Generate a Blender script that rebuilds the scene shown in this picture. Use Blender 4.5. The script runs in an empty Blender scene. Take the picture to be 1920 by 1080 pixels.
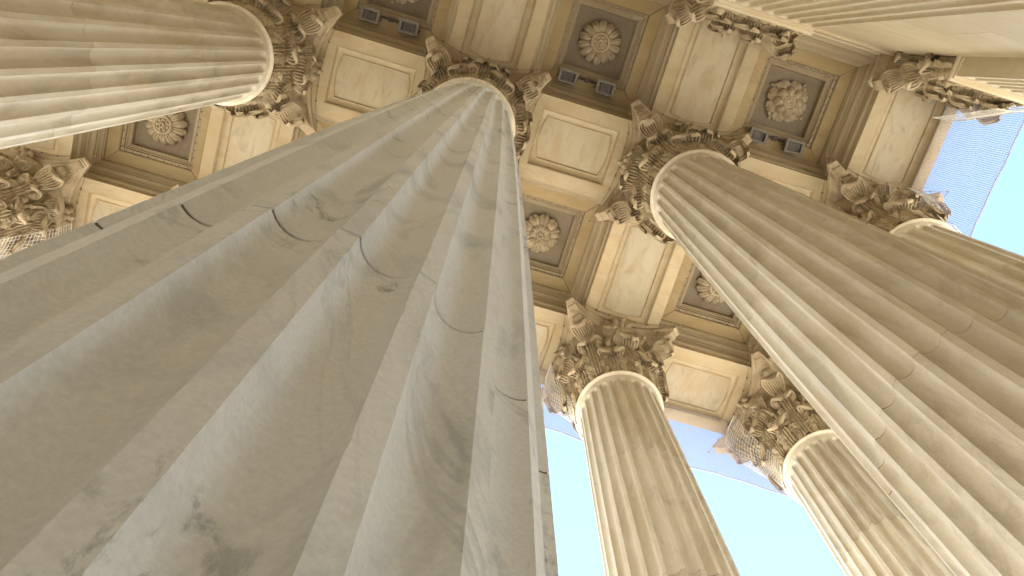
import bpy, math, random
from math import sin, cos, pi, radians, sqrt, exp, hypot, atan2
from mathutils import Matrix, Vector

random.seed(7)
scene = bpy.context.scene
COL = scene.collection

# ------------------------------------------------------------------ camera
cam_d = bpy.data.cameras.new('camera')
cam = bpy.data.objects.new('camera', cam_d)
COL.objects.link(cam)
_r = Vector((0.9582, -0.2860, -0.0022)); _d = Vector((0.2742, 0.9209, -0.2771)); _f = Vector((0.0812, 0.2649, 0.9608))
_M = Matrix((_r, -_d, -_f)).transposed().to_4x4()
_M.translation = Vector((0.392, -1.452, 0.991))
cam.matrix_world = _M
cam_d.sensor_width = 36.0
cam_d.lens = 28.5
cam_d.clip_start = 0.02
cam_d.clip_end = 4000
scene.camera = cam

# ------------------------------------------------------------------ sky, sun, exposure
SUN_ELEV, SUN_AZ = 67.5, -14.0            # azimuth from +Y (the open front) towards -X: high sun over the open front, so no direct sun reaches the sides in view
world = bpy.data.worlds.new('World'); scene.world = world
world.use_nodes = True
wn = world.node_tree.nodes; wl = world.node_tree.links
wn.clear()
sky = wn.new('ShaderNodeTexSky'); sky.sky_type = 'NISHITA'; sky.sun_disc = False
sky.sun_elevation = radians(SUN_ELEV); sky.sun_rotation = radians(-SUN_AZ)
sky.air_density = 1.6; sky.dust_density = 0.0; sky.ozone_density = 1.0
bg = wn.new('ShaderNodeBackground'); bg.inputs['Strength'].default_value = 0.066
wo = wn.new('ShaderNodeOutputWorld')
wl.new(sky.outputs[0], bg.inputs[0]); wl.new(bg.outputs[0], wo.inputs[0])
sun_d = bpy.data.lights.new('sun', 'SUN'); sun_d.energy = 5.0; sun_d.angle = radians(0.5); sun_d.color = (1.0, 0.93, 0.82)
sun = bpy.data.objects.new('sun', sun_d); COL.objects.link(sun)
_dir = Vector((-sin(radians(SUN_AZ)) * cos(radians(SUN_ELEV)), cos(radians(SUN_AZ)) * cos(radians(SUN_ELEV)), sin(radians(SUN_ELEV))))
sun.rotation_euler = _dir.to_track_quat('Z', 'Y').to_euler()
sun.location = (0, 30, 40)
scene.view_settings.view_transform = 'Standard'
scene.view_settings.look = 'None'
scene.view_settings.gamma = 1.0
scene.view_settings.use_curve_mapping = False
scene.view_settings.exposure = 2.45
scene.render.engine = 'CYCLES'
scene.cycles.max_bounces = 8
scene.cycles.diffuse_bounces = 6
scene.cycles.use_denoising = True

# ------------------------------------------------------------------ dimensions (metres)
S, T = 4.46, 4.52          # bay along the row, bay between the rows
ZS = 18.5                  # underside of the beams
WX, WY = 0.878, 0.894      # half widths of cross beams and row beams
NECK = ZS - 2.637
WALL_Y = -3.70
R_TOP, R_BOT = 0.795, 0.9105
JOINTS = [0.93, 3.08, 6.2, 9.5, 12.8, NECK]

# ------------------------------------------------------------------ helpers
def make_mesh(name, verts, faces, mat, angle=None):
    me = bpy.data.meshes.new(name)
    me.from_pydata(verts, [], faces)
    me.validate(); me.update()
    if mat: me.materials.append(mat)
    if angle is not None:
        me.shade_smooth()
        me.set_sharp_from_angle(angle=radians(angle))
    return me

def link(name, me, parent=None, loc=(0, 0, 0), rz=0.0, scale=None):
    o = bpy.data.objects.new(name, me)
    COL.objects.link(o)
    o.parent = parent
    o.location = loc
    o.rotation_euler = (0, 0, rz)
    if scale: o.scale = scale
    return o

def tag(o, label=None, cat=None, group=None, kind=None):
    if label: o['label'] = label
    if cat: o['category'] = cat
    if group: o['group'] = group
    if kind: o['kind'] = kind
    return o

class MB:
    def __init__(self): self.v = []; self.f = []
    def add(self, v, f):
        b = len(self.v); self.v += [tuple(p) for p in v]; self.f += [tuple(i + b for i in q) for q in f]
    def box(self, x0, x1, y0, y1, z0, z1, bev=0.0):
        if bev <= 0:
            v = [(x, y, z) for z in (z0, z1) for y in (y0, y1) for x in (x0, x1)]
            self.add(v, [(0, 2, 3, 1), (4, 5, 7, 6), (0, 1, 5, 4), (2, 6, 7, 3), (0, 4, 6, 2), (1, 3, 7, 5)])
        else:
            def rect(z, i): return [(x0 + i, y0 + i, z), (x1 - i, y0 + i, z), (x1 - i, y1 - i, z), (x0 + i, y1 - i, z)]
            self.loft([rect(z0, bev), rect(z0 + bev, 0), rect(z1 - bev, 0), rect(z1, bev)], True, True)
    def loft(self, loops, cap0=False, cap1=False, closed=True):
        n = len(loops[0]); v = []; f = []
        for L in loops: v += L
        for k in range(len(loops) - 1):
            for i in range(n if closed else n - 1):
                j = (i + 1) % n
                f.append((k * n + i, k * n + j, (k + 1) * n + j, (k + 1) * n + i))
        if cap0: f.append(tuple(range(n - 1, -1, -1)))
        if cap1: f.append(tuple((len(loops) - 1) * n + i for i in range(n)))
        self.add(v, f)
    def lathe(self, prof, n=48, cap0=False, cap1=False):
        self.loft([[(r * cos(2 * pi * i / n), r * sin(2 * pi * i / n), z) for i in range(n)] for r, z in prof], cap0, cap1)
    def tube(self, pts, rad, sides=3, ends=False):
        pts = [Vector(p) for p in pts]; n = len(pts)
        loops = []; up = None
        for i in range(n):
            t = (pts[min(i + 1, n - 1)] - pts[max(i - 1, 0)])
            if t.length < 1e-9: t = Vector((0, 0, 1))
            t.normalize()
            if up is None:
                up = Vector((0, 0, 1)) if abs(t.z) < 0.9 else Vector((1, 0, 0))
            a = t.cross(up)
            if a.length < 1e-6: a = t.orthogonal()
            a.normalize(); b = a.cross(t); up = b
            r = rad(i / (n - 1)) if callable(rad) else rad
            loops.append([tuple(pts[i] + a * (r * cos(2 * pi * k / sides)) + b * (r * sin(2 * pi * k / sides))) for k in range(sides)])
        self.loft(loops, ends, ends)
    def blob(self, c, rx, ry, rz, nu=10, nv=6):
        loops = []
        for j in range(1, nv):
            a = -pi / 2 + pi * j / nv
            loops.append([(c[0] + rx * cos(a) * cos(2 * pi * i / nu), c[1] + ry * cos(a) * sin(2 * pi * i / nu), c[2] + rz * sin(a)) for i in range(nu)])
        self.loft(loops, True, True)
    def mesh(self, name, mat, angle=None): return make_mesh(name, self.v, self.f, mat, angle)

def sm(a, b, x):
    t = max(0.0, min(1.0, (x - a) / (b - a))); return t * t * (3 - 2 * t)

def catmull(P, n):
    P = [Vector(p) for p in P]
    Q = [P[0] * 2 - P[1]] + P + [P[-1] * 2 - P[-2]]
    dense = []
    for i in range(1, len(Q) - 2):
        for k in range(24):
            t = k / 24
            p0, p1, p2, p3 = Q[i - 1], Q[i], Q[i + 1], Q[i + 2]
            dense.append(0.5 * ((2 * p1) + (p2 - p0) * t + (2 * p0 - 5 * p1 + 4 * p2 - p3) * t * t + (3 * p1 - p0 - 3 * p2 + p3) * t ** 3))
    dense.append(P[-1])
    L = [0]
    for a, b in zip(dense, dense[1:]): L.append(L[-1] + (b - a).length)
    out = []; j = 0
    for k in range(n):
        d = L[-1] * k / (n - 1)
        while j < len(L) - 2 and L[j + 1] < d: j += 1
        t = (d - L[j]) / max(1e-9, L[j + 1] - L[j])
        out.append(dense[j].lerp(dense[j + 1], min(1, max(0, t))))
    return out

# ------------------------------------------------------------------ materials
def new_mat(name):
    m = bpy.data.materials.new(name); m.use_nodes = True
    nt = m.node_tree; nt.nodes.clear()
    out = nt.nodes.new('ShaderNodeOutputMaterial'); b = nt.nodes.new('ShaderNodeBsdfPrincipled')
    nt.links.new(b.outputs[0], out.inputs[0])
    return m, nt, b

def marble(name, base, alt, vein, vein_amt=0.6, smudge_amt=0.35, scale=1.0, stretch=(1, 1, 1), stain=None, stain_amt=0.0, stain_sc=1.7,
           rough=0.55, tint=0.08, bump=0.25, vein_w=0.05, rot=(0.25, 0.2, 0.1), patch=0.0, smudge=(0.56, 0.0)):
    m, nt, b = new_mat(name); N = nt.nodes.new; L = nt.links.new
    geo = N('ShaderNodeNewGeometry'); oi = N('ShaderNodeObjectInfo')
    cmb = N('ShaderNodeCombineXYZ')
    mul = N('ShaderNodeMath'); mul.operation = 'MULTIPLY'; mul.inputs[1].default_value = 53.0; L(oi.outputs['Random'], mul.inputs[0])
    for i in range(3): L(mul.outputs[0], cmb.inputs[i])
    add = N('ShaderNodeVectorMath'); add.operation = 'ADD'; L(geo.outputs['Position'], add.inputs[0]); L(cmb.outputs[0], add.inputs[1])
    mp = N('ShaderNodeMapping'); mp.inputs['Scale'].default_value = stretch; mp.inputs['Rotation'].default_value = rot; L(add.outputs[0], mp.inputs['Vector'])
    def noise(sc, det, ro, dist, src=None):
        n = N('ShaderNodeTexNoise'); n.inputs['Scale'].default_value = sc; n.inputs['Detail'].default_value = det
        n.inputs['Roughness'].default_value = ro; n.inputs['Distortion'].default_value = dist
        L((src or mp).outputs[0], n.inputs['Vector']); return n
    def ramp(src, stops):
        r = N('ShaderNodeValToRGB'); e = r.color_ramp.elements
        while len(e) < len(stops): e.new(0.5)
        for el, (p, c) in zip(e, stops):
            el.position = p; el.color = (c, c, c, 1) if not isinstance(c, tuple) else c + (1,)
        L(src, r.inputs[0]); return r
    def mix(fac, a, bcol, mode='MIX'):
        x = N('ShaderNodeMix'); x.data_type = 'RGBA'; x.blend_type = mode
        if hasattr(fac, 'is_output'): L(fac, x.inputs[0])
        else: x.inputs[0].default_value = fac
        for sck, val in ((x.inputs[6], a), (x.inputs[7], bcol)):
            if hasattr(val, 'is_output'): L(val, sck)
            else: sck.default_value = val + (1,)
        return x.outputs[2]
    def mulv(a, k):
        x = N('ShaderNodeMath'); x.operation = 'MULTIPLY'; L(a, x.inputs[0])
        if hasattr(k, 'is_output'): L(k, x.inputs[1])
        else: x.inputs[1].default_value = k
        return x.outputs[0]
    n1 = noise(0.55 * scale, 5, 0.55, 0.8)
    c = mix(ramp(n1.outputs[0], [(0.35, 0.0), (0.68, 1.0)]).outputs[0], base, alt)
    # broad smoky patches
    n2 = noise(1.1 * scale, 7, 0.62, 1.6)
    c = mix(mulv(ramp(n2.outputs[0], [smudge, (smudge[0] + 0.15, 1.0)]).outputs[0], smudge_amt), c, vein)
    # thin veins, only here and there
    n3 = noise(0.8 * scale, 9, 0.6, 2.2)
    sub = N('ShaderNodeMath'); sub.operation = 'SUBTRACT'; sub.inputs[1].default_value = 0.5; L(n3.outputs[0], sub.inputs[0])
    ab = N('ShaderNodeMath'); ab.operation = 'ABSOLUTE'; L(sub.outputs[0], ab.inputs[0])
    vr = ramp(ab.outputs[0], [(0.0, 1.0), (vein_w, 0.0)])
    n4 = noise(0.45 * scale, 3, 0.5, 0.4)
    vm = ramp(n4.outputs[0], [(0.46, 0.0), (0.62, 1.0)])
    c = mix(mulv(mulv(vr.outputs[0], vm.outputs[0]), vein_amt), c, vein)
    if patch:                                             # sparse blue-grey flecks
        n6 = noise(4.6, 8, 0.7, 1.0)
        n8 = noise(1.3, 3, 0.5, 0.3)
        c = mix(mulv(mulv(ramp(n6.outputs[0], [(0.55, 0.0), (0.64, 1.0)]).outputs[0], ramp(n8.outputs[0], [(0.54, 0.0), (0.64, 1.0)]).outputs[0]), patch), c, (0.22, 0.25, 0.27))
        n7 = noise(5.0, 5, 0.6, 0.5)
        c = mix(mulv(ramp(n7.outputs[0], [(0.56, 0.0), (0.75, 1.0)]).outputs[0], 0.22), c, (0.62, 0.52, 0.40))
    if stain:
        n5 = noise(stain_sc, 6, 0.65, 0.6)
        c = mix(mulv(ramp(n5.outputs[0], [(0.48, 0.0), (0.7, 1.0)]).outputs[0], stain_amt), c, stain)
    # grain and block-to-block difference
    ng = noise(70, 4, 0.7, 0.0, add)
    c = mix(0.5, c, ramp(ng.outputs[0], [(0.25, 0.36), (0.75, 0.64)]).outputs[0], 'OVERLAY') if False else c
    g = ramp(ng.outputs[0], [(0.3, 0.90), (0.7, 1.06)])
    c = mix(1.0, c, g.outputs[0], 'MULTIPLY')
    t = N('ShaderNodeMapRange'); t.inputs[3].default_value = 1 - tint; t.inputs[4].default_value = 1 + tint * 0.5; L(oi.outputs['Random'], t.inputs[0])
    cc = N('ShaderNodeCombineXYZ')
    for i in range(3): L(t.outputs[0], cc.inputs[i])
    c = mix(1.0, c, cc.outputs[0], 'MULTIPLY')
    L(c, b.inputs['Base Color'])
    b.inputs['Roughness'].default_value = rough
    b.inputs['Specular IOR Level'].default_value = 0.3
    nb = noise(9, 8, 0.7, 0.3, add)
    nf = noise(140, 4, 0.6, 0.0, add)
    b2 = N('ShaderNodeBump'); b2.inputs['Strength'].default_value = bump; b2.inputs['Distance'].default_value = 0.002
    L(nf.outputs[0], b2.inputs['Height'])
    bp = N('ShaderNodeBump'); bp.inputs['Strength'].default_value = bump; bp.inputs['Distance'].default_value = 0.012
    L(nb.outputs[0], bp.inputs['Height']); L(b2.outputs[0], bp.inputs['Normal']); L(bp.outputs[0], b.inputs['Normal'])
    return m

def plain(name, col, rough=0.5, metal=0.0, var=0.1):
    m, nt, b = new_mat(name); N = nt.nodes.new; L = nt.links.new
    n = N('ShaderNodeTexNoise'); n.inputs['Scale'].default_value = 14; n.inputs['Detail'].default_value = 6
    geo = N('ShaderNodeNewGeometry'); L(geo.outputs['Position'], n.inputs['Vector'])
    r = N('ShaderNodeValToRGB')
    r.color_ramp.elements[0].position = 0.3; r.color_ramp.elements[1].position = 0.7
    r.color_ramp.elements[0].color = tuple(x * (1 - var) for x in col) + (1,)
    r.color_ramp.elements[1].color = tuple(min(1, x * (1 + var)) for x in col) + (1,)
    L(n.outputs[0], r.inputs[0]); L(r.outputs[0], b.inputs['Base Color'])
    b.inputs['Roughness'].default_value = rough; b.inputs['Metallic'].default_value = metal
    return m

M_GREY = marble('marble_grey_veined', (0.785, 0.81, 0.835), (0.72, 0.735, 0.745), (0.36, 0.40, 0.425), 0.45, 0.55, 0.9, (1.7, 0.55, 0.9), tint=0.03, vein_w=0.02, rot=(0.9, 0.5, 0.4), patch=0.75, bump=0.4, smudge=(0.52, 0.0))
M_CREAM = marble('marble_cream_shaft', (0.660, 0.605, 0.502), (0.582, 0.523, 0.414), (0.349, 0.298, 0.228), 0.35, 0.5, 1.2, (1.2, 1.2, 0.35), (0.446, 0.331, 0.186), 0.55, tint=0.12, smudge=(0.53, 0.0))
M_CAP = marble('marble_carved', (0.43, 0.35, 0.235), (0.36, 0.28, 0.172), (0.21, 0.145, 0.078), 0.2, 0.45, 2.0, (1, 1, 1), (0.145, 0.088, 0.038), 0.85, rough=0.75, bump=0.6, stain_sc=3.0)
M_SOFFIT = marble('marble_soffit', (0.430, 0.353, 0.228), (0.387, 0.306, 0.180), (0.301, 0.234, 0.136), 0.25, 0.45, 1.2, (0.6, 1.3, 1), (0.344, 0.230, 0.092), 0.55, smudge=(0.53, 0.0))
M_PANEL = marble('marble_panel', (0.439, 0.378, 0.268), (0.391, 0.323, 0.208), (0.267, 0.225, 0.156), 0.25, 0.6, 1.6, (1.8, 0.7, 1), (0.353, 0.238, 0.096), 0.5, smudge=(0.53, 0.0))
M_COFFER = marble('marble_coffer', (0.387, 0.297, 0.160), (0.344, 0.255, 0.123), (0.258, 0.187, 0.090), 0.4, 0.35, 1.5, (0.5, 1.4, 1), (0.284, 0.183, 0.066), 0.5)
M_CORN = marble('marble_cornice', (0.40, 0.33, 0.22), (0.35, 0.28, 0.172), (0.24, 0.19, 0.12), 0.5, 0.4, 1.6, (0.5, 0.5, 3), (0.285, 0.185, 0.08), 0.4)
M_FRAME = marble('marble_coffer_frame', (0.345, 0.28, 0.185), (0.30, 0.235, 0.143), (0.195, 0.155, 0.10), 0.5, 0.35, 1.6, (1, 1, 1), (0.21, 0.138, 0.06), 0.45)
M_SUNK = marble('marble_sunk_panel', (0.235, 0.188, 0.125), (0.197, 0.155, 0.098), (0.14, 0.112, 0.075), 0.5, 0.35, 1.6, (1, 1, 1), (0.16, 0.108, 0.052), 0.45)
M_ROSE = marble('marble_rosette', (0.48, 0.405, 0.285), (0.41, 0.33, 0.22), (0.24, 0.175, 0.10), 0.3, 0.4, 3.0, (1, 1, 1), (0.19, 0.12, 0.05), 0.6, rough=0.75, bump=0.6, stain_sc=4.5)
M_WALL = marble('marble_wall', (0.532, 0.461, 0.336), (0.484, 0.399, 0.267), (0.380, 0.304, 0.198), 0.3, 0.35, 1.2, (0.5, 1, 1.6), (0.446, 0.314, 0.143), 0.4)
M_FLOOR = marble('marble_floor', (0.66, 0.63, 0.57), (0.62, 0.58, 0.52), (0.42, 0.38, 0.32), 0.4, 0.3, 1.0, (1, 1, 1))
M_PLAZA = marble('plaza_paving', (0.66, 0.62, 0.55), (0.60, 0.56, 0.49), (0.40, 0.37, 0.32), 0.3, 0.3, 0.6, (1, 1, 1))
M_LAMP = plain('lamp_grey_metal', (0.185, 0.17, 0.145), 0.8, 0.0)
M_GLASS = plain('lamp_glass', (0.075, 0.07, 0.062), 0.55)
M_DARK = plain('dark_conduit', (0.06, 0.045, 0.03), 0.7)
M_NET = plain('net_twine', (0.33, 0.30, 0.37), 0.9)
M_NETCAP = plain('net_twine_pale', (0.60, 0.57, 0.52), 0.9)
M_MORTAR = plain('mortar', (0.16, 0.12, 0.08), 0.9)
M_CABLE = plain('net_cable', (0.17, 0.11, 0.055), 0.7)
M_ROOF = plain('roof_stone', (0.5, 0.45, 0.38), 0.8)
M_GRASS = plain('lawn', (0.05, 0.09, 0.03), 0.9, var=0.4)

# ------------------------------------------------------------------ ground
def sheet(name, x0, x1, y0, y1, z, mat, label, cat):
    mb = MB(); mb.add([(x0, y0, z), (x1, y0, z), (x1, y1, z), (x0, y1, z)], [(0, 1, 2, 3)])
    return tag(link(name, mb.mesh(name, mat)), label, cat, kind='structure')
sheet('ground', -1500, 1500, -1500, 1500, -1.62, M_GRASS, 'wide green lawn reaching to the horizon', 'ground')
sheet('plaza', -90, 90, -60, 110, -1.60, M_PLAZA, 'pale marble plaza in front of the portico', 'plaza')
fl = MB(); fl.box(-26, 11.6, WALL_Y - 1.5, 7.0, -0.3, -0.001)
tag(link('floor', fl.mesh('floor', M_FLOOR)), 'pale marble floor of the portico', 'floor', kind='structure')
st = MB()
for i in range(9):
    st.box(-26, 11.6, 7.0 + 0.36 * i, 7.36 + 0.36 * i, -1.6, -0.16 - 0.16 * i, 0.008)
tag(link('steps', st.mesh('steps', M_FLOOR, 30)), 'broad marble steps down to the plaza', 'steps', kind='structure')

# ------------------------------------------------------------------ beams and coffers of the ceiling
BAYS = list(range(-4, 2))
ceil_root = MB(); ceil_root.box(-4.4 * S, 2 * S + WX - 0.02, -4.6, T + WY - 0.02, ZS + 1.62, ZS + 1.95)
ceiling = tag(link('ceiling', ceil_root.mesh('ceiling', M_ROOF)), 'coffered marble ceiling of the portico with beams and carved rosettes', 'ceiling', kind='structure')

def rect_loop(hx, hy, z, bulge=0.0, ne=9):
    L = []
    for k in range(ne):                                  # end at +x, from -y to +y
        t = -1 + 2 * k / (ne - 1); L.append((hx + bulge * (1 - t * t), hy * t, z))
    for k in range(1, 6): L.append((hx - 2 * hx * k / 6, hy, z))
    for k in range(ne):
        t = 1 - 2 * k / (ne - 1); L.append((-hx - bulge * (1 - t * t), hy * t, z))
    for k in range(1, 6): L.append((-hx + 2 * hx * k / 6, -hy, z))
    return L

def beam_meshes(a, b, pa, pb):
    """a, b half length and width of the beam; pa, pb half size of the sunk panel (outer edge)"""
    g = 0.003
    m0 = MB(); m0.loft([rect_loop(a - g, b, 0.25), rect_loop(a - g, b, 0.006), rect_loop(a - g - 0.006, b - 0.006, 0), rect_loop(pa, pb, 0), rect_loop(pa, pb, 0.2)])
    m1 = MB()
    prof = [(0.004, 0.012), (0.018, 0.008), (0.024, 0.03), (0.034, 0.055), (0.055, 0.078), (0.085, 0.094), (0.12, 0.10), (0.142, 0.10), (0.146, 0.088), (0.156, 0.082), (0.168, 0.084), (0.176, 0.095), (0.178, 0.125)]
    m1.loft([rect_loop(pa - i, pb - i, z, 0.075 * min(1, i / 0.14)) for i, z in prof])
    m2 = MB(); m2.loft([rect_loop(pa - 0.176, pb - 0.176, 0.116, 0.075), rect_loop(pa - 0.25, pb - 0.25, 0.112, 0.06)], False, True)
    return m0.mesh('beam', M_SOFFIT, 25), m1.mesh('moulding', M_SOFFIT, 40), m2.mesh('panel', M_PANEL, 40)

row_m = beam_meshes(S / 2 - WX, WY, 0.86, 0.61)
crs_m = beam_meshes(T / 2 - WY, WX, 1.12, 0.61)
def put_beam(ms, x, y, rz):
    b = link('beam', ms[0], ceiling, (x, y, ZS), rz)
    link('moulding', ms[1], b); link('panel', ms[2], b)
for i in BAYS:
    for y in (0.0, T): put_beam(row_m, (i + 0.5) * S, y, 0)
    put_beam(crs_m, (i + 1) * S, -T / 2, pi / 2)
    put_beam(crs_m, (i + 1) * S, T / 2, pi / 2)
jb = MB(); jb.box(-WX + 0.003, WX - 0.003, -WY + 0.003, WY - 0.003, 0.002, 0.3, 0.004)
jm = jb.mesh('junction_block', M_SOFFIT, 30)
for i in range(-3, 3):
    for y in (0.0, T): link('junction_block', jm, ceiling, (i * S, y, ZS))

wb = MB()
wb.box(-S / 2 + WX + 0.002, S / 2 - WX - 0.002, -0.30, 0.0, -0.42, -0.14, 0.004); wb.box(-S / 2 + WX + 0.002, S / 2 - WX - 0.002, -0.30, 0.03, -0.138, 0.10, 0.004)
wbm = wb.mesh('wall_architrave', M_WALL)
for i in BAYS: link('wall_architrave', wbm, ceiling, ((i + 0.5) * S, -T + WY - 0.02, ZS))
HX, HY = S / 2 - WX, T / 2 - WY
def sq(hx, hy, z): return [(-hx, -hy, z), (hx, -hy, z), (hx, hy, z), (-hx, hy, z)]
def ring(prof, mat, ang=30):
    m = MB(); m.loft([sq(HX - i, HY - i, z) for i, z in prof]); return m.mesh('cornice', mat, ang)
cornice_prof = [(-0.012, 0.0), (-0.012, 0.20), (0.0, 0.205), (0.0, 0.23), (0.02, 0.25), (0.045, 0.27), (0.05, 0.29), (0.05, 0.52), (0.065, 0.535), (0.065, 0.56),
                (0.08, 0.60), (0.105, 0.63), (0.135, 0.65), (0.14, 0.67), (0.15, 0.675), (0.15, 0.76), (0.162, 0.77), (0.172, 0.80), (0.19, 0.84), (0.215, 0.87), (0.23, 0.88), (0.23, 0.93), (0.245, 0.94), (0.245, 1.06)]
cor_m = ring(cornice_prof, M_CORN)
OX = 0.84
bd = []
for k in range(4):                                       # four border slabs round the sunk square, mitred
    mb = MB(); g = 0.004
    ax, ay = HX - 0.235, HY - 0.235
    o = [(-ax, -ay), (ax, -ay), (ax, ay), (-ax, ay)]; n = [(-OX, -OX), (OX, -OX), (OX, OX), (-OX, OX)]
    p = [o[k], o[(k + 1) % 4], n[(k + 1) % 4], n[k]]
    c = (sum(q[0] for q in p) / 4, sum(q[1] for q in p) / 4)
    def ins(q, d): 
        v = Vector((c[0] - q[0], c[1] - q[1])); v.normalize(); return (q[0] + v.x * d, q[1] + v.y * d)
    mb.loft([[ins(q, 0.010) + (1.04,) for q in p], [ins(q, g) + (1.046,) for q in p], [ins(q, g) + (1.2,) for q in p]], True, True)
    bd.append(mb.mesh('border', M_COFFER))
frame_prof = [(0, 1.2), (0, 1.06), (-0.012, 1.052), (-0.02, 1.07), (-0.02, 1.10), (-0.065, 1.10), (-0.07, 1.085), (-0.085, 1.085), (-0.09, 1.11), (-0.09, 1.155), (-0.105, 1.16), (-0.115, 1.18), (-0.135, 1.20), (-0.16, 1.21), (-0.165, 1.225), (-0.18, 1.225), (-0.185, 1.30), (-0.185, 1.42)]
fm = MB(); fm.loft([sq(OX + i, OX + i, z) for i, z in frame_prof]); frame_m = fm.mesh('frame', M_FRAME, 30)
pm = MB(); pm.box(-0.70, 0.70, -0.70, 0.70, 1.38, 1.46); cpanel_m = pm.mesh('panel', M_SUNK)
sd = MB()
for side in range(4):
    for k in range(9):
        t = -0.72 + 1.44 * k / 8; x, y = [(t, -OX + 0.045), (OX - 0.045, t), (t, OX - 0.045), (-OX + 0.045, t)][side]
        sd.box(x - 0.011, x + 0.011, y - 0.011, y + 0.011, 1.065, 1.102)
stud_m = sd.mesh('anchor_studs', M_CABLE)
COFFERS = {}
for i in BAYS:
    for y in (-T / 2, T / 2):
        c = link('coffer', cor_m, ceiling, ((i + 0.5) * S, y, ZS))
        for m in bd: link('border', m, c)
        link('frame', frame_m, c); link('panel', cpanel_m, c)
        tag(link('anchor_studs', stud_m, c), kind='stuff')
        COFFERS[(i, y > 0)] = c

# ------------------------------------------------------------------ entablature over the outer edge
def extr(prof, x0, x1, along, sign):
    m = MB()
    if along == 'x': loops = [[(x, sign * p, z) for p, z in prof] for x in (x0, x1)]
    else: loops = [[(sign * p, y, z) for p, z in prof] for y in (x0, x1)]
    m.loft(loops, True, True); return m
def ent_prof(edge): return [(edge - 0.5, 0.26), (edge - 0.002, 0.26), (edge, 0.5), (edge + 0.03, 0.5), (edge + 0.03, 1.0), (edge + 0.12, 1.1), (edge + 0.12, 1.2), (edge + 0.02, 1.2), (edge + 0.02, 2.4), (edge + 0.25, 2.6), (edge + 0.85, 2.75), (edge + 0.85, 3.0), (edge + 1.0, 3.25), (edge - 0.5, 3.25)]
e1 = extr([(p, ZS + z) for p, z in ent_prof(T + WY)], -4.4 * S, 2 * S + WX + 0.8, 'x', 1)
tag(link('entablature', e1.mesh('entablature', M_WALL, 30)), 'marble entablature over the outer row of columns', 'entablature')
e2 = extr([(p, ZS + z) for p, z in ent_prof(2 * S + WX)], -4.6, T + WY + 0.5, 'y', 1)
tag(link('entablature', e2.mesh('entablature_end', M_WALL, 30)), 'marble entablature over the open end of the portico', 'entablature')
rf = MB(); rf.box(-4.4 * S, 2 * S + WX + 0.3, -14, T + WY + 0.3, ZS + 3.27, ZS + 3.6)
tag(link('roof', rf.mesh('roof', M_ROOF)), 'flat stone roof slab above the portico', 'roof', kind='structure')

# ------------------------------------------------------------------ wall of ashlar blocks with pilasters
wc = MB(); wc.box(-4.4 * S, 2 * S + 0.80, WALL_Y - 1.6, WALL_Y - 0.05, -0.3, ZS + 1.6)
wall = tag(link('wall', wc.mesh('wall_core', M_WALL)), 'cream marble wall behind the pilasters', 'wall')
zc = [0, 1.3, 2.6, 3.92, 5.24, 6.56, 7.88, 9.2, 10.52, 11.84, 13.16, 14.5, NECK + 0.03, 17.2, ZS + 0.45]
for r in range(len(zc) - 1):
    x = -4.4 * S; k = 0
    xs = [x]
    xs += [-4.4 * S + 1.2 + (r % 2) * 1.15 + 2.3 * j for j in range(12)]
    xs = [q for q in xs if q < 2 * S + 0.2] + [2 * S + 0.85]
    for a, b_ in zip(xs, xs[1:]):
        mb = MB(); h = (b_ - a) / 2; g = 0.002
        mb.box(-h + g, h - g, -0.06, 0.0, zc[r] + g, zc[r + 1] - g, 0.004)
        link('block', mb.mesh('block', M_WALL), wall, ((a + b_) / 2, WALL_Y + random.uniform(-0.001, 0.001), 0))

# ------------------------------------------------------------------ fluted column
NF = 24; FIL = 1.85; RHO = 1.03
def shaft_r(z):
    h = (NECK - z) / S
    r = R_BOT - (R_BOT - R_TOP) * max(0.0, min(1.0, 1 - h / 2.5)) ** 2
    r += 0.032 * sm(NECK - 0.16, NECK - 0.01, z) + 0.07 * sm(1.25, 0.95, z)
    return r
FL_TOP, FL_BOT = NECK - 0.21, 1.36
US = [-1.0] + [-cos(pi * k / 12) for k in range(1, 12)] + [1.0]
def drum_loop(z, inset=0.0, wear=0.0, chip=None):
    R = shaft_r(z) - inset; L = []
    hw = R * radians(7.5 - FIL)
    for k in range(NF):
        c = radians(15 * k); half = radians(7.5 - FIL)
        for u in US:
            dpt = 0.0
            v = 0.0
            if z > FL_TOP: v = (z - FL_TOP) / hw
            if z < FL_BOT: v = (FL_BOT - z) / hw
            q = 1 - u * u - v * v
            if q > 0: dpt = 0.066 * (R / R_BOT) * (sqrt(q + RHO * RHO - 1) - sqrt(RHO * RHO - 1)) / (RHO - sqrt(RHO * RHO - 1))
            a = c + half * u; r = R - dpt
            if wear and abs(u) == 1.0:
                ch = abs(RND.gauss(0, wear))
                if RND.random() < 0.012: ch += RND.uniform(0.003, 0.009)
                r -= ch * 0.6; a += (ch / R) * (1 if u > 0 else -1) * 0.6
            L.append((r * cos(a), r * sin(a), z))
    return L
RND = random.Random(11)
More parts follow.
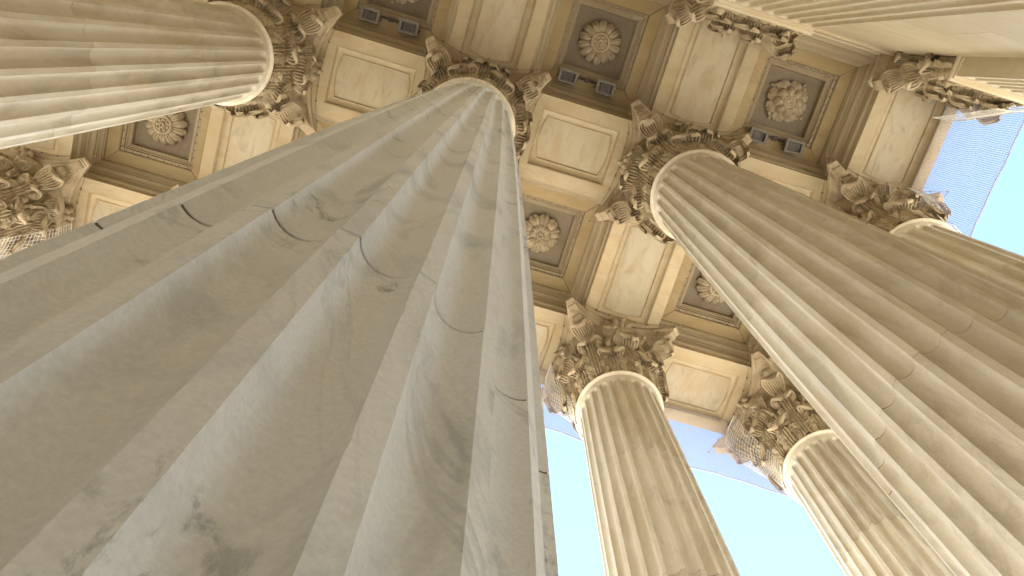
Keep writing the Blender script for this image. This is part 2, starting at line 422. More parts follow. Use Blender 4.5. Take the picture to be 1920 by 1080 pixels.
def drum_mesh(z0, z1, mat, gap, rows, wear):
    zs = [z0 + (z1 - z0) * k / rows for k in range(rows + 1)]
    ext = [z for c in (FL_TOP, FL_BOT) for z in [c + s * 0.085 * q for s in ((1,) if c == FL_TOP else (-1,)) for q in (0, .2, .4, .6, .75, .87, .95, 1.0, 1.05)] + [NECK - 0.17, NECK - 0.09, NECK - 0.06, NECK - 0.03, 0.97, 1.03, 1.1, 1.18, 1.25] if z0 + 0.012 < z < z1 - 0.012]
    zs = sorted(set([round(q, 4) for q in zs[1:-1] + ext]))
    g = gap
    loops = [drum_loop(z0 + g, 0.020), drum_loop(z0 + g + 0.0006, 0.003), drum_loop(z0 + g + 0.003, 0, wear)] + [drum_loop(q, 0, wear) for q in zs] + [drum_loop(z1 - g - 0.003, 0, wear), drum_loop(z1 - g - 0.0006, 0.003), drum_loop(z1 - g, 0.020)]
    m = MB(); m.loft(loops, True, True)
    return m.mesh('drum', mat, 28)
DRUMS = {}
for mt in (M_GREY, M_CREAM):
    near = mt is M_GREY
    DRUMS[mt.name] = [drum_mesh(a, b_, mt, 0.0065 if near else 0.004, (44 if k < 2 else 24) if near else 10, 0.0011 if near else 0.0013) for k, (a, b_) in enumerate(zip(JOINTS, JOINTS[1:]))]
b_ = MB(); b_.lathe([(1.02, 0.90), (1.02, 0.93), (0.985, 0.94)], 96)
b_.lathe([(1.02, 0.90), (1.06, 0.89), (1.10, 0.85), (1.11, 0.80), (1.09, 0.75), (1.05, 0.72), (1.03, 0.71), (1.03, 0.68), (0.99, 0.64), (0.99, 0.58), (1.04, 0.52), (1.10, 0.50), (1.13, 0.49), (1.19, 0.46), (1.22, 0.40), (1.21, 0.34), (1.17, 0.30), (1.1, 0.29)], 96)
base_m = b_.mesh('base', M_CREAM, 30)
b_ = MB(); b_.box(-1.24, 1.24, -1.24, 1.24, 0.0, 0.298, 0.01); plinth_m = b_.mesh('plinth', M_CREAM)
b_ = MB(); b_.lathe([(0.80, -0.012), (0.832, -0.010), (0.838, -0.004), (0.838, 0.012), (0.848, 0.015), (0.868, 0.020), (0.884, 0.034), (0.888, 0.050), (0.883, 0.066), (0.866, 0.080), (0.845, 0.085), (0.83, 0.09), (0.82, 0.11), (0.70, 0.12)], 96)
astragal_m = b_.mesh('astragal', M_CREAM, 40)

# ------------------------------------------------------------------ carved leaves
def leaf_mesh(name, path, hw, nr=5, lobes=3, curv=0.55, thick=0.045, fan=0.024, mat=None, nu=49, nv=40, tipw=1.0, vf=0.66):
    """acanthus leaf: grooved stalk, notched side lobes with drilled eyes, and a ribbed shell-like fan curling over at the top"""
    P = catmull([(r, 0, z) for r, z in path], nv)
    V = []; Vb = []
    for j in range(nv):
        v = j / (nv - 1)
        t = (P[min(j + 1, nv - 1)] - P[max(j - 1, 0)]).normalized()
        n = Vector((t.z, 0, -t.x))
        fanw = sm(vf, vf + 0.10, v)
        ph = (v / vf * lobes) % 1.0
        lob = abs(2 * ph - 1) ** 3 if v < vf else abs(2 * 0.0 - 1) ** 3 * (1 - fanw)
        body = hw * (0.78 + 0.22 * sm(0, 0.3, v)) * (1 - 0.30 * lob) * (1 - 0.25 * sm(vf - 0.12, vf, v))
        w = body * (1 - fanw) + hw * tipw * fanw * (0.66 + 0.34 * sm(vf, 0.80, v))
        if v > 0.70: w *= sqrt(max(0.05, 1 - ((v - 0.70) / 0.305) ** 2))
        for i in range(nu):
            u = -1 + 2 * i / (nu - 1); au = abs(u)
            stalk = 1 - sm(0.28, 0.42, au)
            side = sm(0.36, 0.55, au)
            d = (1 - fanw) * (0.040 * stalk + 0.013 * cos(pi * 8 * u) * stalk)
            d += (1 - fanw) * side * (0.045 * (1 - lob) * sin(pi * min(1.0, (au - 0.36) / 0.64) * 0.85) + 0.014 * cos(2 * pi * (3 * ph + 1.2 * au)) * (v < vf))
            d -= (1 - fanw) * 0.075 * exp(-((au - 0.50) / 0.07) ** 2) * sm(0.5, 0.95, lob)
            rb = abs(cos(pi * nr * u / 1.0 * 0.9))
            d += fanw * fan * (rb * 1.6 - 0.9) * (0.7 + 0.6 * sm(vf, 1, v)) + fanw * 0.05 * au * au * sm(vf + 0.08, 0.95, v)
            lat = u * w
            ext = fanw * sm(0.82, 1.0, v) * (0.030 * rb - 0.02 * au * au)
            p = P[j] + n * d + t * ext
            cx = curv * lat * lat * (1 - 0.6 * v)
            V.append((p.x - cx, lat, p.z))
            q = P[j] - n * (thick * (1 - 0.75 * v)) + n * d * 0.25 + t * ext
            Vb.append((q.x - cx, lat * 0.95, q.z))
    F = []
    N0 = nu * nv
    for j in range(nv - 1):
        for i in range(nu - 1):
            a = j * nu + i
            F.append((a, a + 1, a + nu + 1, a + nu))
            F.append((N0 + a, N0 + a + nu, N0 + a + nu + 1, N0 + a + 1))
    for j in range(nv - 1):
        a = j * nu; F.append((a, a + nu, N0 + a + nu, N0 + a))
        a = j * nu + nu - 1; F.append((a, N0 + a, N0 + a + nu, a + nu))
    for i in range(nu - 1):
        a = (nv - 1) * nu + i; F.append((a, a + 1, N0 + a + 1, N0 + a))
    return make_mesh(name, V + Vb, F, mat or M_CAP, 50)

def lpath(r0, z0, h, out, lean=0.0):
    x = r0 + lean
    return [(r0, z0), (r0 + 0.015 + lean * .3, z0 + 0.4 * h), (r0 + 0.04 + lean * .7, z0 + h - 0.30), (x + 0.14 * out + 0.02, z0 + h - 0.12), (x + 0.48 * out, z0 + h), (x + 0.84 * out, z0 + h - 0.03),
            (x + out, z0 + h - 0.13), (x + 1.0 * out, z0 + h - 0.26)]
lowleaf = leaf_mesh('acanthus_leaf', lpath(0.84, 0.10, 0.84, 0.26), 0.31, lobes=2, vf=0.52, tipw=0.98)
upleaf = leaf_mesh('acanthus_leaf', lpath(0.85, 0.12, 1.42, 0.32, 0.03), 0.30, lobes=4, nv=48, vf=0.65, tipw=1.02)
corner_path = [(0.86, 0.75), (0.90, 1.10), (0.98, 1.42), (1.12, 1.72), (1.29, 1.88), (1.44, 1.89), (1.51, 1.78), (1.51, 1.64)]
cornerleaf = leaf_mesh('corner_leaf', corner_path, 0.26, lobes=3, curv=0.3, nv=44, vf=0.56, tipw=1.0)
stalk_path = [(0.86, 0.9), (0.88, 1.2), (0.93, 1.50), (1.00, 1.76), (1.10, 1.90), (1.19, 1.89), (1.23, 1.78), (1.23, 1.68)]
stalkleaf = leaf_mesh('stalk_leaf', stalk_path, 0.17, nr=4, lobes=3, curv=0.4, fan=0.014, nu=33, nv=34, vf=0.58, tipw=1.05)

def ribbon(path, widths, thick, mat, name, groove=0.02):
    """scroll band in the x-z plane, wide along y"""
    m = MB(); n = len(path); loops = []
    for i in range(n):
        a = Vector(path[max(0, i - 1)]); b2 = Vector(path[min(n - 1, i + 1)])
        t = (b2 - a).normalized(); nn = Vector((t.y, -t.x))
        w = widths(i / (n - 1)); x, z = path[i]; h = thick / 2
        sec = [(-w, h), (-w * .7, h), (-w * .5, h - groove), (w * .5, h - groove), (w * .7, h), (w, h), (w, -h), (-w, -h)]
        loops.append([(x + nn.x * d, y, z + nn.y * d) for y, d in sec])
    m.loft(loops, True, True); return m.mesh(name, mat, 40)
def spiral(cx, cz, r0, turns, a0, n, k=0.82, sgn=-1):
    return [(cx + r0 * (1 - k * i / n) * cos(a0 + sgn * 2 * pi * turns * i / n), cz + r0 * (1 - k * i / n) * sin(a0 + sgn * 2 * pi * turns * i / n)) for i in range(n + 1)]
vp = [(0.93, 1.25), (0.98, 1.55), (1.07, 1.82), (1.20, 2.05)]
vp = [(p.x, p.z) for p in catmull([(a, 0, b2) for a, b2 in vp] + [(1.34, 0, 2.20)], 14)][:-1] + spiral(1.40, 2.03, 0.18, 1.9, 1.9, 34)
volute_m = ribbon(vp, lambda t: 0.10 + 0.05 * sm(0.3, 1, t), 0.045, M_CAP, 'volute')
hx = []
for i in range(41):
    t = i / 40; a = -0.4 + t * 2 * pi * 1.6; r = 0.02 + 0.15 * (1 - t)
    hx.append((0.99 + 0.10 * (1 - t) * 0 + 0.08 * t, 0.19 - r * cos(a) * 1.0, 2.0 + r * sin(a)))
hx = [(0.93, 0.40, 1.25), (0.93, 0.36, 1.5), (0.95, 0.28, 1.72), (0.97, 0.14, 1.84)] [:3] + hx
mbh = MB(); mbh.tube(hx, lambda t: 0.045 - 0.012 * t, 6, True); helix_l = mbh.mesh('helix_scroll', M_CAP, 60)
mbh = MB(); mbh.tube([(x, -y, z) for x, y, z in hx], lambda t: 0.045 - 0.012 * t, 6, True); helix_r = mbh.mesh('helix_scroll', M_CAP, 60)
bl = MB(); bl.lathe([(0.80, 0.10), (0.82, 0.3), (0.83, 1.2), (0.87, 1.6), (0.96, 1.95), (1.06, 2.18), (1.10, 2.24), (1.10, 2.30), (0.9, 2.33)], 48, False, True)
bell_m = bl.mesh('capital', M_CAP, 40)

def abacus_plan(tip, cut, mid, n=14):
    """concave-sided square with cut horns; tip = half width at the horn, mid = half width at the middle of a side"""
    L = []
    for k in range(4):
        a = pi / 2 * k; ca, sa = cos(a), sin(a)
        for i in range(n + 1):
            t = -1 + 2 * i / n
            x = mid + (tip - mid) * (abs(t) ** 2.2); y = t * (tip - cut)
            L.append((x * ca - y * sa, x * sa + y * ca))
    return L
def abacus_mesh(prof):
    m = MB()
    m.loft([[(x, y, z) for x, y in abacus_plan(1.36 - d, 0.13, 1.04 - d)] for d, z in prof], True, True)
    return m.mesh('abacus', M_CAP, 30)
abacus_m = abacus_mesh([(0.16, 2.30), (0.15, 2.32), (0.10, 2.36), (0.075, 2.42), (0.07, 2.45), (0.05, 2.455), (0.05, 2.48), (0.02, 2.49), (0.0, 2.52), (0.0, 2.61), (0.01, 2.632)])

def petal(r0, r1, hw, drop, tip_z, nr, thick=0.03, notch=0.0, rib=0.012, nu=13, nv=12):
    V = []; Vb = []
    for j in range(nv):
        v = j / (nv - 1); r = r0 + (r1 - r0) * v
        w = hw * (0.45 + 0.55 * sin(pi / 2 * min(1, v / 0.7)))
        if v > 0.75: w *= sqrt(max(0.06, 1 - ((v - 0.75) / 0.26) ** 2))
        z = drop * (1 - v ** 2.2) + tip_z * v ** 2.2 + 0.35 * drop * sin(pi * v)
        for i in range(nu):
            u = -1 + 2 * i / (nu - 1)
            d = rib * cos(pi * nr * u) * (0.3 + 0.7 * v) - 0.085 * u * u * sin(pi * min(1, v * 0.8 + 0.15))
            rr = r * (1 - notch * exp(-(u / 0.2) ** 2) * sm(0.7, 1, v))
            V.append((rr, u * w, z - d)); Vb.append((rr * 0.98, u * w, z - d + thick))
    F = []; N0 = nu * nv
    for j in range(nv - 1):
        for i in range(nu - 1):
            a = j * nu + i; F.append((a, a + nu, a + nu + 1, a + 1)); F.append((N0 + a, N0 + a + 1, N0 + a + nu + 1, N0 + a + nu))
        a = j * nu; F.append((a, N0 + a, N0 + a + nu, a + nu)); a += nu - 1; F.append((a, a + nu, N0 + a + nu, N0 + a))
    for i in range(nu - 1):
        a = (nv - 1) * nu + i; F.append((a, N0 + a, N0 + a + 1, a + 1))
    return make_mesh('petal', V + Vb, F, M_ROSE, 50)

# fleuron: a small carved flower block in the middle of each abacus side (local +x is outward)
fm_ = MB()
fm_.blob((1.06, 0, 2.44), 0.14, 0.10, 0.10, 12, 8)
for k in range(7):
    a = 2 * pi * k / 7
    fm_.blob((1.08, 0.155 * cos(a), 2.42 + 0.145 * sin(a)), 0.10, 0.085, 0.085, 10, 7)
fm_.blob((1.20, 0, 2.43), 0.06, 0.05, 0.05, 8, 6)
fleuron_m = fm_.mesh('fleuron', M_CAP, 60)

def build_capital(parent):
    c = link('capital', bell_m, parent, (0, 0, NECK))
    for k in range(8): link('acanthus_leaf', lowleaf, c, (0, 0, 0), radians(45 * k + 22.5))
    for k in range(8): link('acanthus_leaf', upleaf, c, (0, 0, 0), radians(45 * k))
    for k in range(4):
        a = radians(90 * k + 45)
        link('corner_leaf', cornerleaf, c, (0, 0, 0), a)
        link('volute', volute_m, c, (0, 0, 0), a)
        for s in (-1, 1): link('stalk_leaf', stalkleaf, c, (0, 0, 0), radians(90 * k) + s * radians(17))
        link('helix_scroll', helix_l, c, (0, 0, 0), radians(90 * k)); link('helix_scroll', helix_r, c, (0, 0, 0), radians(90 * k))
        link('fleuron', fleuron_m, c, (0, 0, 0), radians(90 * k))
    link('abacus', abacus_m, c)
    return c

mb_joint = []
for z in JOINTS[1:-1]:
    m = MB(); m.loft([drum_loop(z - 0.009, 0.006), drum_loop(z + 0.009, 0.006)]); mb_joint.append(m.mesh('mortar_joint', M_MORTAR, 28))
def build_column(x, y, mats, label, group):
    e = link('column', None, None, (x, y, 0))
    tag(e, label, 'column', group)
    e.empty_display_size = 0.5
    link('plinth', plinth_m, e); link('base', base_m, e)
    for k in range(5): link('drum', DRUMS[mats[k]][k], e, (0, 0, 0), random.uniform(-0.004, 0.004))
    for m in mb_joint: link('mortar_joint', m, e)
    link('astragal', astragal_m, e, (0, 0, NECK))
    build_capital(e)
    return e
G, Cc = 'marble_grey_veined', 'marble_cream_shaft'
build_column(0, 0, [G, G, G, G, G], 'broad fluted column with smoky grey veins and curved drum joints', 'fluted columns of the portico')
build_column(-S, 0, [Cc] * 5, 'fluted inner-row column on the other side of the broad column from the cream one', 'fluted columns of the portico')
build_column(S, 0, [Cc] * 5, 'cream fluted column between the broad smoky-veined column and the corner', 'fluted columns of the portico')
build_column(2 * S, 0, [Cc] * 5, 'fluted column under the open end beam beside the hanging net', 'fluted columns of the portico')
build_column(S, T, [Cc] * 5, 'tan fluted outer column standing against the sky with net on one side of its capital', 'fluted columns of the portico')
build_column(2 * S, T, [Cc] * 5, 'fluted corner column with netted capital where the two hanging nets meet', 'fluted columns of the portico')
build_column(0, T, [Cc] * 5, 'fluted outer column hidden behind the broad smoky-veined column', 'fluted columns of the portico')
build_column(-S, T, [Cc] * 5, 'fluted outer column mostly hidden behind the edge of the broad smoky-veined column', 'fluted columns of the portico')
build_column(-2 * S, T, [Cc] * 5, 'outer column showing only its netted carved capital beside a pale soffit panel', 'fluted columns of the portico')
build_column(-2 * S, 0, [Cc] * 5, 'fluted inner column two bays from the broad smoky-veined column', 'fluted columns of the portico')
build_column(-3 * S, T, [Cc] * 5, 'fluted outer column three bays from the broad smoky-veined column', 'fluted columns of the portico')

# ------------------------------------------------------------------ pilasters
PW, PD = 0.885, 0.34
def pil_sec(z, inset=0.0):
    w = PW - inset - 0.05 * sm(3, NECK, z); d = PD - inset
    L = [(-w, -0.2), (-w, d)]
    nf = 7; pitch = 2 * w / (nf + 0.28); fw = pitch * 0.72 / 2
    for k in range(nf):
        c = -w + pitch * (k + 0.64)
        for i in range(9):
            a = pi * i / 8
            dep = 0.075
            if z > NECK - 0.34: dep *= sqrt(max(0, 1 - ((z - NECK + 0.34) / fw) ** 2))
            L.append((c - fw * cos(a), d - dep * sin(a)))
    L += [(w, d), (w, -0.2)]
    return [(x, y, z) for x, y in L]
pil_drums = []
for a, b2 in zip(JOINTS, JOINTS[1:]):
    m = MB(); zs = [a + 0.0014, a + 0.0045, (a + b2) / 2] + [q for q in [NECK - 0.35, NECK - .30, NECK - .27, NECK - .25, NECK - .23, NECK - .15] if a < q < b2 - 0.01] + [b2 - 0.0045, b2 - 0.0014]
    m.loft([pil_sec(z, 0.004 if i in (0, len(zs) - 1) else 0) for i, z in enumerate(zs)], True, True)
    pil_drums.append(m.mesh('shaft_block', M_WALL, 30))
def prect(w, d, z): return [(-w, -0.3, z), (w, -0.3, z), (w, d, z), (-w, d, z)]
m = MB(); m.loft([prect(PW - 0.06 + i, PD + i, z) for i, z in [(0.0, -0.05), (0.05, -0.045), (0.05, 0.0), (0.07, 0.01), (0.095, 0.035), (0.10, 0.06), (0.09, 0.09), (0.06, 0.115), (0.02, 0.12)]], True, True)
past_m = m.mesh('astragal', M_WALL, 40)
m = MB(); m.loft([prect(PW - 0.06 + i, PD - 0.02 + i, z) for i, z in [(0, 0.1), (0, 1.3), (0.05, 1.7), (0.14, 2.0), (0.24, 2.22), (0.26, 2.3)]], True, True)
pbell_m = m.mesh('capital', M_CAP, 30)
m = MB(); m.loft([prect(1.1, PD + 0.1, 0.0), prect(1.1, PD + 0.1, 0.9)], True, True); pbase_m = m.mesh('base', M_WALL)
def fpath(p, r0): return [(r - r0, z) for r, z in p]
plow = leaf_mesh('acanthus_leaf', fpath(lpath(0.84, 0.10, 0.84, 0.26), 0.84), 0.30, lobes=2, vf=0.52, tipw=0.98, curv=0.0)
pup = leaf_mesh('acanthus_leaf', fpath(lpath(0.85, 0.12, 1.42, 0.32, 0.03), 0.85), 0.29, lobes=4, nv=48, vf=0.65, tipw=1.02, curv=0.0)
pcor = leaf_mesh('corner_leaf', fpath(corner_path, 0.98), 0.25, lobes=3, curv=0.3, nv=44, vf=0.56)
pstalk = leaf_mesh('stalk_leaf', fpath(stalk_path, 0.86), 0.17, nr=4, lobes=3, curv=0.0, fan=0.014, nu=33, nv=34, vf=0.58, tipw=1.05)
def pab(d):
    L = [(-1.24 + d, -0.3), (-1.24 + d, 0.62 - d), (-1.13 + d, 0.73 - d)]
    for i in range(1, 14):
        t = -1 + 2 * i / 14; L.append((t * (1.13 - d), 0.50 - d + 0.23 * abs(t) ** 2.2))
    return L + [(1.13 - d, 0.73 - d), (1.24 - d, 0.62 - d), (1.24 - d, -0.3)]
m = MB(); m.loft([[(x, y, z) for x, y in pab(d)] for d, z in [(0.16, 2.30), (0.15, 2.32), (0.10, 2.36), (0.075, 2.42), (0.05, 2.455), (0.05, 2.48), (0.02, 2.49), (0.0, 2.52), (0.0, 2.61), (0.01, 2.632)]], True, True)
pabacus_m = m.mesh('abacus', M_CAP, 30)
def build_pilaster(x, label):
    e = tag(link('pilaster', None, None, (x, WALL_Y, 0)), label, 'pilaster', 'pilasters on the wall')
    link('base', pbase_m, e)
    for k in range(5): link('shaft_block', pil_drums[k], e)
    link('astragal', past_m, e, (0, 0, NECK))
    c = link('capital', pbell_m, e, (0, 0, NECK))
    fy = PD - 0.02; w = PW - 0.06
    for t in (-0.56, 0, 0.56): link('acanthus_leaf', plow, c, (t, fy, 0), pi / 2)
    for t in (-0.28, 0.28): link('acanthus_leaf', pup, c, (t, fy, 0), pi / 2)
    for s in (-1, 1):
        ra = 0 if s > 0 else pi
        link('acanthus_leaf', plow, c, (s * w, fy - 0.22, 0), ra)
        link('acanthus_leaf', pup, c, (s * (w - 0.04), fy - 0.04, 0), pi / 2 - s * pi / 4)
        link('corner_leaf', pcor, c, (s * (w + 0.0), fy, 0), pi / 2 - s * pi / 4)
        link('volute', volute_m, c, (s * (w - 0.66), fy - 0.70, 0), pi / 2 - s * pi / 4)
        link('stalk_leaf', pstalk, c, (s * 0.34, fy, 0), pi / 2)
        link('stalk_leaf', pstalk, c, (s * (w + 0.0), fy - 0.26, 0), ra)
    link('helix_scroll', helix_l, c, (0, fy - 0.86, 0), pi / 2); link('helix_scroll', helix_r, c, (0, fy - 0.86, 0), pi / 2)
    link('fleuron', fleuron_m, c, (0, -0.55, 0), pi / 2)
    link('abacus', pabacus_m, c)
build_pilaster(2 * S, 'fluted pilaster at the end of the wall with net over part of its capital')
build_pilaster(S, 'fluted pilaster facing the cream column next to the corner')
build_pilaster(0, 'fluted pilaster facing the broad smoky-veined column')

# ------------------------------------------------------------------ rosettes
pet_long = petal(0.15, 0.49, 0.088, -0.22, -0.06, 3, notch=0.05, rib=0.016)
pet_round = petal(0.12, 0.48, 0.145, -0.17, -0.07, 2, rib=0.012, notch=0.08)
pet_round_s = petal(0.10, 0.34, 0.105, -0.26, -0.20, 1, rib=0.012)
pet_lobed = petal(0.14, 0.49, 0.125, -0.22, -0.08, 3, rib=0.016, notch=0.10)
pet_lobed_s = petal(0.08, 0.29, 0.088, -0.29, -0.22, 3, rib=0.014, notch=0.1)
def heart(kind):
    m = MB(); n = 28
    def torus(R, r, z):
        m.loft([[(( R + r * cos(q)) * cos(2 * pi * i / n), (R + r * cos(q)) * sin(2 * pi * i / n), z + r * sin(q)) for i in range(n)] for q in [2 * pi * k / 8 for k in range(9)]])
    if kind == 0:
        torus(0.19, 0.035, -0.21)
        for k in range(8): m.blob((0.125 * cos(pi * k / 4), 0.125 * sin(pi * k / 4), -0.22), 0.035, 0.035, 0.05)
        for k in range(6): m.blob((0.05 * cos(pi * k / 3), 0.05 * sin(pi * k / 3), -0.24), 0.035, 0.035, 0.04)
        m.blob((0, 0, -0.17), 0.19, 0.19, 0.06, 20, 8)
    elif kind == 1:
        torus(0.055, 0.022, -0.25); torus(0.11, 0.022, -0.24)
        for k in range(18): m.blob((0.175 * cos(2 * pi * k / 18), 0.175 * sin(2 * pi * k / 18), -0.225), 0.032, 0.032, 0.03, 8, 5)
        m.blob((0, 0, -0.18), 0.20, 0.20, 0.06, 20, 8)
    else:
        for R_, c, s, z in ((0.13, 8, 0.055, -0.22), (0.06, 6, 0.04, -0.26)):
            for k in range(c): m.blob((R_ * cos(2 * pi * k / c), R_ * sin(2 * pi * k / c), z), s, s, 0.05)
        m.blob((0, 0, -0.18), 0.16, 0.16, 0.08, 20, 8)
    return m.mesh('heart', M_ROSE, 50)
HEARTS = [heart(k) for k in range(3)]
bb = MB()
for k in range(3): bb.blob((0.46 + 0.05 * (k == 0), 0.04 * (k - 1), -0.05 - 0.03 * (k != 1)), 0.04, 0.04, 0.04, 8, 6)
berry_m = bb.mesh('berries', M_ROSE, 50)
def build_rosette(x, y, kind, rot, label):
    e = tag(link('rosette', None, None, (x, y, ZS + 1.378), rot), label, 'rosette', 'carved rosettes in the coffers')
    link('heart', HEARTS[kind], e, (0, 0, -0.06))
    if kind == 0:
        for k in range(14): link('petal', pet_long, e, (0, 0, 0), 2 * pi * k / 14)
    elif kind == 1:
        for k in range(8): link('petal', pet_round, e, (0, 0, 0), 2 * pi * k / 8)
        for k in range(8): link('petal', pet_round_s, e, (0, 0, 0), 2 * pi * (k + .5) / 8)
        for k in range(4): link('berries', berry_m, e, (0, 0, 0), 2 * pi * (k + .25) / 4)
    else:
        for k in range(10): link('petal', pet_lobed, e, (0, 0, 0), 2 * pi * k / 10)
        for k in range(8): link('petal', pet_lobed_s, e, (0, 0, 0), 2 * pi * (k + .5) / 8)
RL = [(0, False, 0, 0.1, 'carved rosette of long ribbed petals round a beaded ring, above twin floodlights'),
      (1, False, 1, 0.2, 'carved rosette of eight round petals with concentric rings and small berries'),
      (0, True, 2, 0.3, 'pale carved rosette of broad lobed petals beside the broad smoky-veined column'),
      (1, True, 0, 0.0, 'ribbed rosette half hidden behind the cream column next to the corner'),
      (-1, False, 1, 0.0, 'rosette beyond the twin floodlights next to the broad column capital, mostly out of view'),
      (-2, True, 0, 0.15, 'ribbed rosette in the shaded coffer next to the netted capital and its pale soffit panel'),
      (-1, True, 2, 0.0, 'rosette hidden behind the shaft of the broad smoky-veined column'),
      (-2, False, 2, 0.0, 'lobed rosette in the inner coffer two bays from the broad column')]
for i, fr, kd, rt, lb in RL:
    build_rosette((i + 0.5) * S, (T / 2 if fr else -T / 2), kd, rt, lb)

# ------------------------------------------------------------------ floodlights
hb = MB()
def frame_box(m, w, h, d, t):
    m.loft([[(-w, -h, d), (w, -h, d), (w, h, d), (-w, h, d)], [(-w - .02, -h - .02, 0), (w + .02, -h - .02, 0), (w + .02, h + .02, 0), (-w - .02, h + .02, 0)],
            [(-w - .02, -h - .02, -0.03), (w + .02, -h - .02, -0.03), (w + .02, h + .02, -0.03), (-w - .02, h + .02, -0.03)],
            [(-w + t, -h + t, -0.03), (w - t, -h + t, -0.03), (w - t, h - t, -0.03), (-w + t, h - t, -0.03)],
            [(-w + t + .015, -h + t + .015, 0.05), (w - t - .015, -h + t + .015, 0.05), (w - t - .015, h - t - .015, 0.05), (-w + t + .015, h - t - .015, 0.05)]], True, False)
frame_box(hb, 0.19, 0.13, 0.20, 0.035); house_m = hb.mesh('housing', M_LAMP)
gb = MB(); gb.box(-0.15, 0.15, -0.092, 0.092, 0.044, 0.05); glass_m = gb.mesh('glass', M_GLASS)
rb = MB(); rb.tube([(0, -0.08, 0.035), (0, 0.08, 0.035)], 0.012, 6, True); reflector_m = rb.mesh('lamp_tube', M_LAMP)
kb = MB(); kb.tube([(-0.21, 0, 0.02), (-0.23, 0, 0.05), (-0.23, 0, 0.24), (0.23, 0, 0.24), (0.23, 0, 0.05), (0.21, 0, 0.02)], 0.016, 6, True); kb.box(-0.05, 0.05, -0.05, 0.05, 0.22, 0.30); brk_m = kb.mesh('bracket', M_LAMP)
cb = MB(); cb.tube([(-0.42, 0, 0), (0.42, 0, 0)], 0.022, 8, True); cb.box(-0.05, 0.05, -0.05, 0.05, -0.03, 0.03); cb.box(0.12, 0.15, -0.04, 0.04, -0.03, 0.08); cond_m = cb.mesh('conduit', M_DARK)
where = {0: 'under the long-petalled rosette', 1: 'under the round-petalled rosette', -1: 'in the coffer by the broad column capital'}
side = {(0, -1): 'nearer the broad column', (0, 1): 'nearer the cream column', (1, -1): 'nearer the cream column', (1, 1): 'nearer the open end', (-1, 1): 'nearer that capital', (-1, -1): 'away from that capital'}
for i in (-1, 0, 1):
    for s in (-1, 1):
        e = tag(link('floodlight', None, None, ((i + 0.5) * S - 0.06 + s * 0.43, -1.36, ZS + 0.80)), 'grey box floodlight ' + where[i] + ', ' + side[(i, s)], 'floodlight', 'floodlights below the coffers')
        e.rotation_euler = (radians(-10 if i < 1 else -4), 0, radians(random.uniform(-3, 3)))
        link('housing', house_m, e); link('glass', glass_m, e); [link('lamp_tube', reflector_m, e, (q, 0, 0)) for q in (-0.09, 0.09)]; link('bracket', brk_m, e)
    tag(link('conduit', cond_m, None, ((i + 0.5) * S - 0.06, -1.40, ZS + 0.99)), 'dark conduit linking the two floodlights ' + where[i], 'conduit')

# ------------------------------------------------------------------ bird nets
CELL, TW = 0.041, 0.0040
def net_sheet(name, P, nu, nv, label, TW=TW, mat=None):
    mat = mat or M_NET
    """P(u, v) -> point; threads along both directions"""
    m = MB(); su = max(8, nu // 3); sv = max(4, nv // 3)
    def pt(u, v): return P(u, v)
    for j in range(nv + 1): m.tube([pt(k / su, j / nv) for k in range(su + 1)], TW, 3)
    for i in range(nu + 1): m.tube([pt(i / nu, k / sv) for k in range(sv + 1)], TW, 3)
    o = tag(link(name, m.mesh(name, mat)), label, 'net')
    for v in (0, 1):
        c = MB(); c.tube([pt(k / su, v) for k in range(su + 1)], 0.010 + 0.003 * v, 5)
        link('edge_cable', c.mesh('edge_cable', mat), o)
    return o
def wob(x, s): return 0.012 * sin(x * 3.1 + s) + 0.008 * sin(x * 7.7 + 2 * s)
def curtain_front(x0, x1):
    def P(u, v):
        x = x0 + (x1 - x0) * u
        sag = 0.22 * 4 * u * (1 - u)
        y = T + 0.55 + (WY - 0.49) * v ** 0.4 + wob(x, 1) * v
        z = ZS - 0.03 - (2.30 - sag) * v ** 1.3 - 0.02 * sin(x * 2)
        return (x + wob(v * 3, 2), y, z)
    return P
gaps = {1: 'between the tan outer column and corner column', 0: 'between the broad column and the tan outer column',
        -1: 'hidden behind the broad smoky-veined column', -2: 'beside the outer column showing only its netted capital'}
for i in (1, 0, -1, -2):
    net_sheet('bird_net', curtain_front(i * S, (i + 1) * S), int(S / CELL), 60, 'lavender-grey bird net under the outer beam ' + gaps[i])
def curtain_end(y0, y1):
    def P(u, v):
        y = y0 + (y1 - y0) * u
        x = 2 * S + 0.60 + (WX - 0.58) * v ** 0.4 + wob(y, 3) * v
        z = ZS - 0.03 - 2.27 * v ** 1.3
        return (x, y + wob(v * 3, 4), z)
    return P
net_sheet('bird_net', curtain_end(-T + 0.5, 0), int((T - .5) / CELL), 60, 'lavender-grey bird net hanging under the end beam beside the wall')
net_sheet('bird_net', curtain_end(0, T), int(T / CELL), 60, 'lavender-grey bird net hanging under the end beam beyond the cream column')
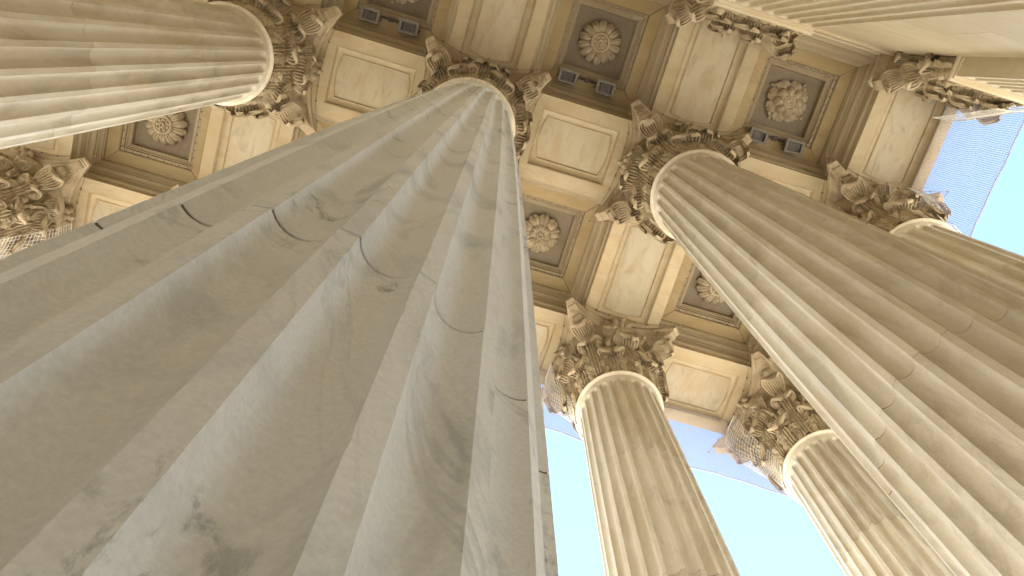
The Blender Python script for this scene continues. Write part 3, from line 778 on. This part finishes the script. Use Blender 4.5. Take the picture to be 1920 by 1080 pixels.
def cap_net(cx, cy, a0, a1, label):
    def P(u, v):
        a = a0 + (a1 - a0) * u
        r = 0.93 + 0.30 * sm(0.05, 0.8, v) + 0.012 * sin(a * 9 + v * 5)
        r += 0.32 * sm(0.35, 1.0, v) * abs(sin(2 * a)) ** 2.5
        return (cx + r * cos(a), cy + r * sin(a), NECK + 0.03 + 2.35 * v)
    net_sheet('bird_net', P, int((a1 - a0) * 1.3 / 0.10), 24, label, 0.0042, M_NETCAP)
cap_net(S, T, radians(15), radians(168), 'white bird net wrapped round the outer half of the tan outer column capital')
cap_net(2 * S, T, radians(-60), radians(168), 'white bird net wrapped round the corner column capital')
cap_net(2 * S, 0, radians(-72), radians(72), 'white bird net wrapped round the capital under the end beam')
cap_net(-2 * S, T, radians(5), radians(175), 'white bird net wrapped round the capital beside the pale soffit panel')
def P(u, v):
    a = radians(-60) + radians(150) * u
    return (2 * S + 0.15 + (0.82 + 0.40 * v) * cos(a) + 0.1 * v, WALL_Y + 0.12 + (0.50 + 0.3 * v) * max(-0.1, sin(a)) + 0.02, NECK + 0.06 + 2.2 * v)
net_sheet('bird_net', P, 24, 24, 'white bird net wrapped round the pilaster capital at the wall end', 0.0045, M_NETCAP)

# cables with stops strung round each abacus
def cable_loop():
    m = MB()
    an = []
    for k in range(4):
        a = pi / 2 * k
        for x, y in ((1.20, -0.62), (1.16, 0.0), (1.20, 0.62), (1.42, 1.40)): an.append((x * cos(a) - y * sin(a), x * sin(a) + y * cos(a), -0.025))
    for p, q in zip(an, an[1:] + an[:1]):
        pts = [(p[0] + (q[0] - p[0]) * t, p[1] + (q[1] - p[1]) * t, -0.025 - 0.16 * t * (1 - t)) for t in [k / 6 for k in range(7)]]
        m.tube(pts, 0.0045, 4)
        for c in (pts[0], pts[3]): m.box(c[0] - .016, c[0] + .016, c[1] - .016, c[1] + .016, c[2] - .016, c[2] + .016)
    return m.mesh('net_cable', M_CABLE)
cl_m = cable_loop()
for i in range(-2, 3):
    for y in (0.0, T): link('net_cable', cl_m, ceiling, (i * S, y, ZS))
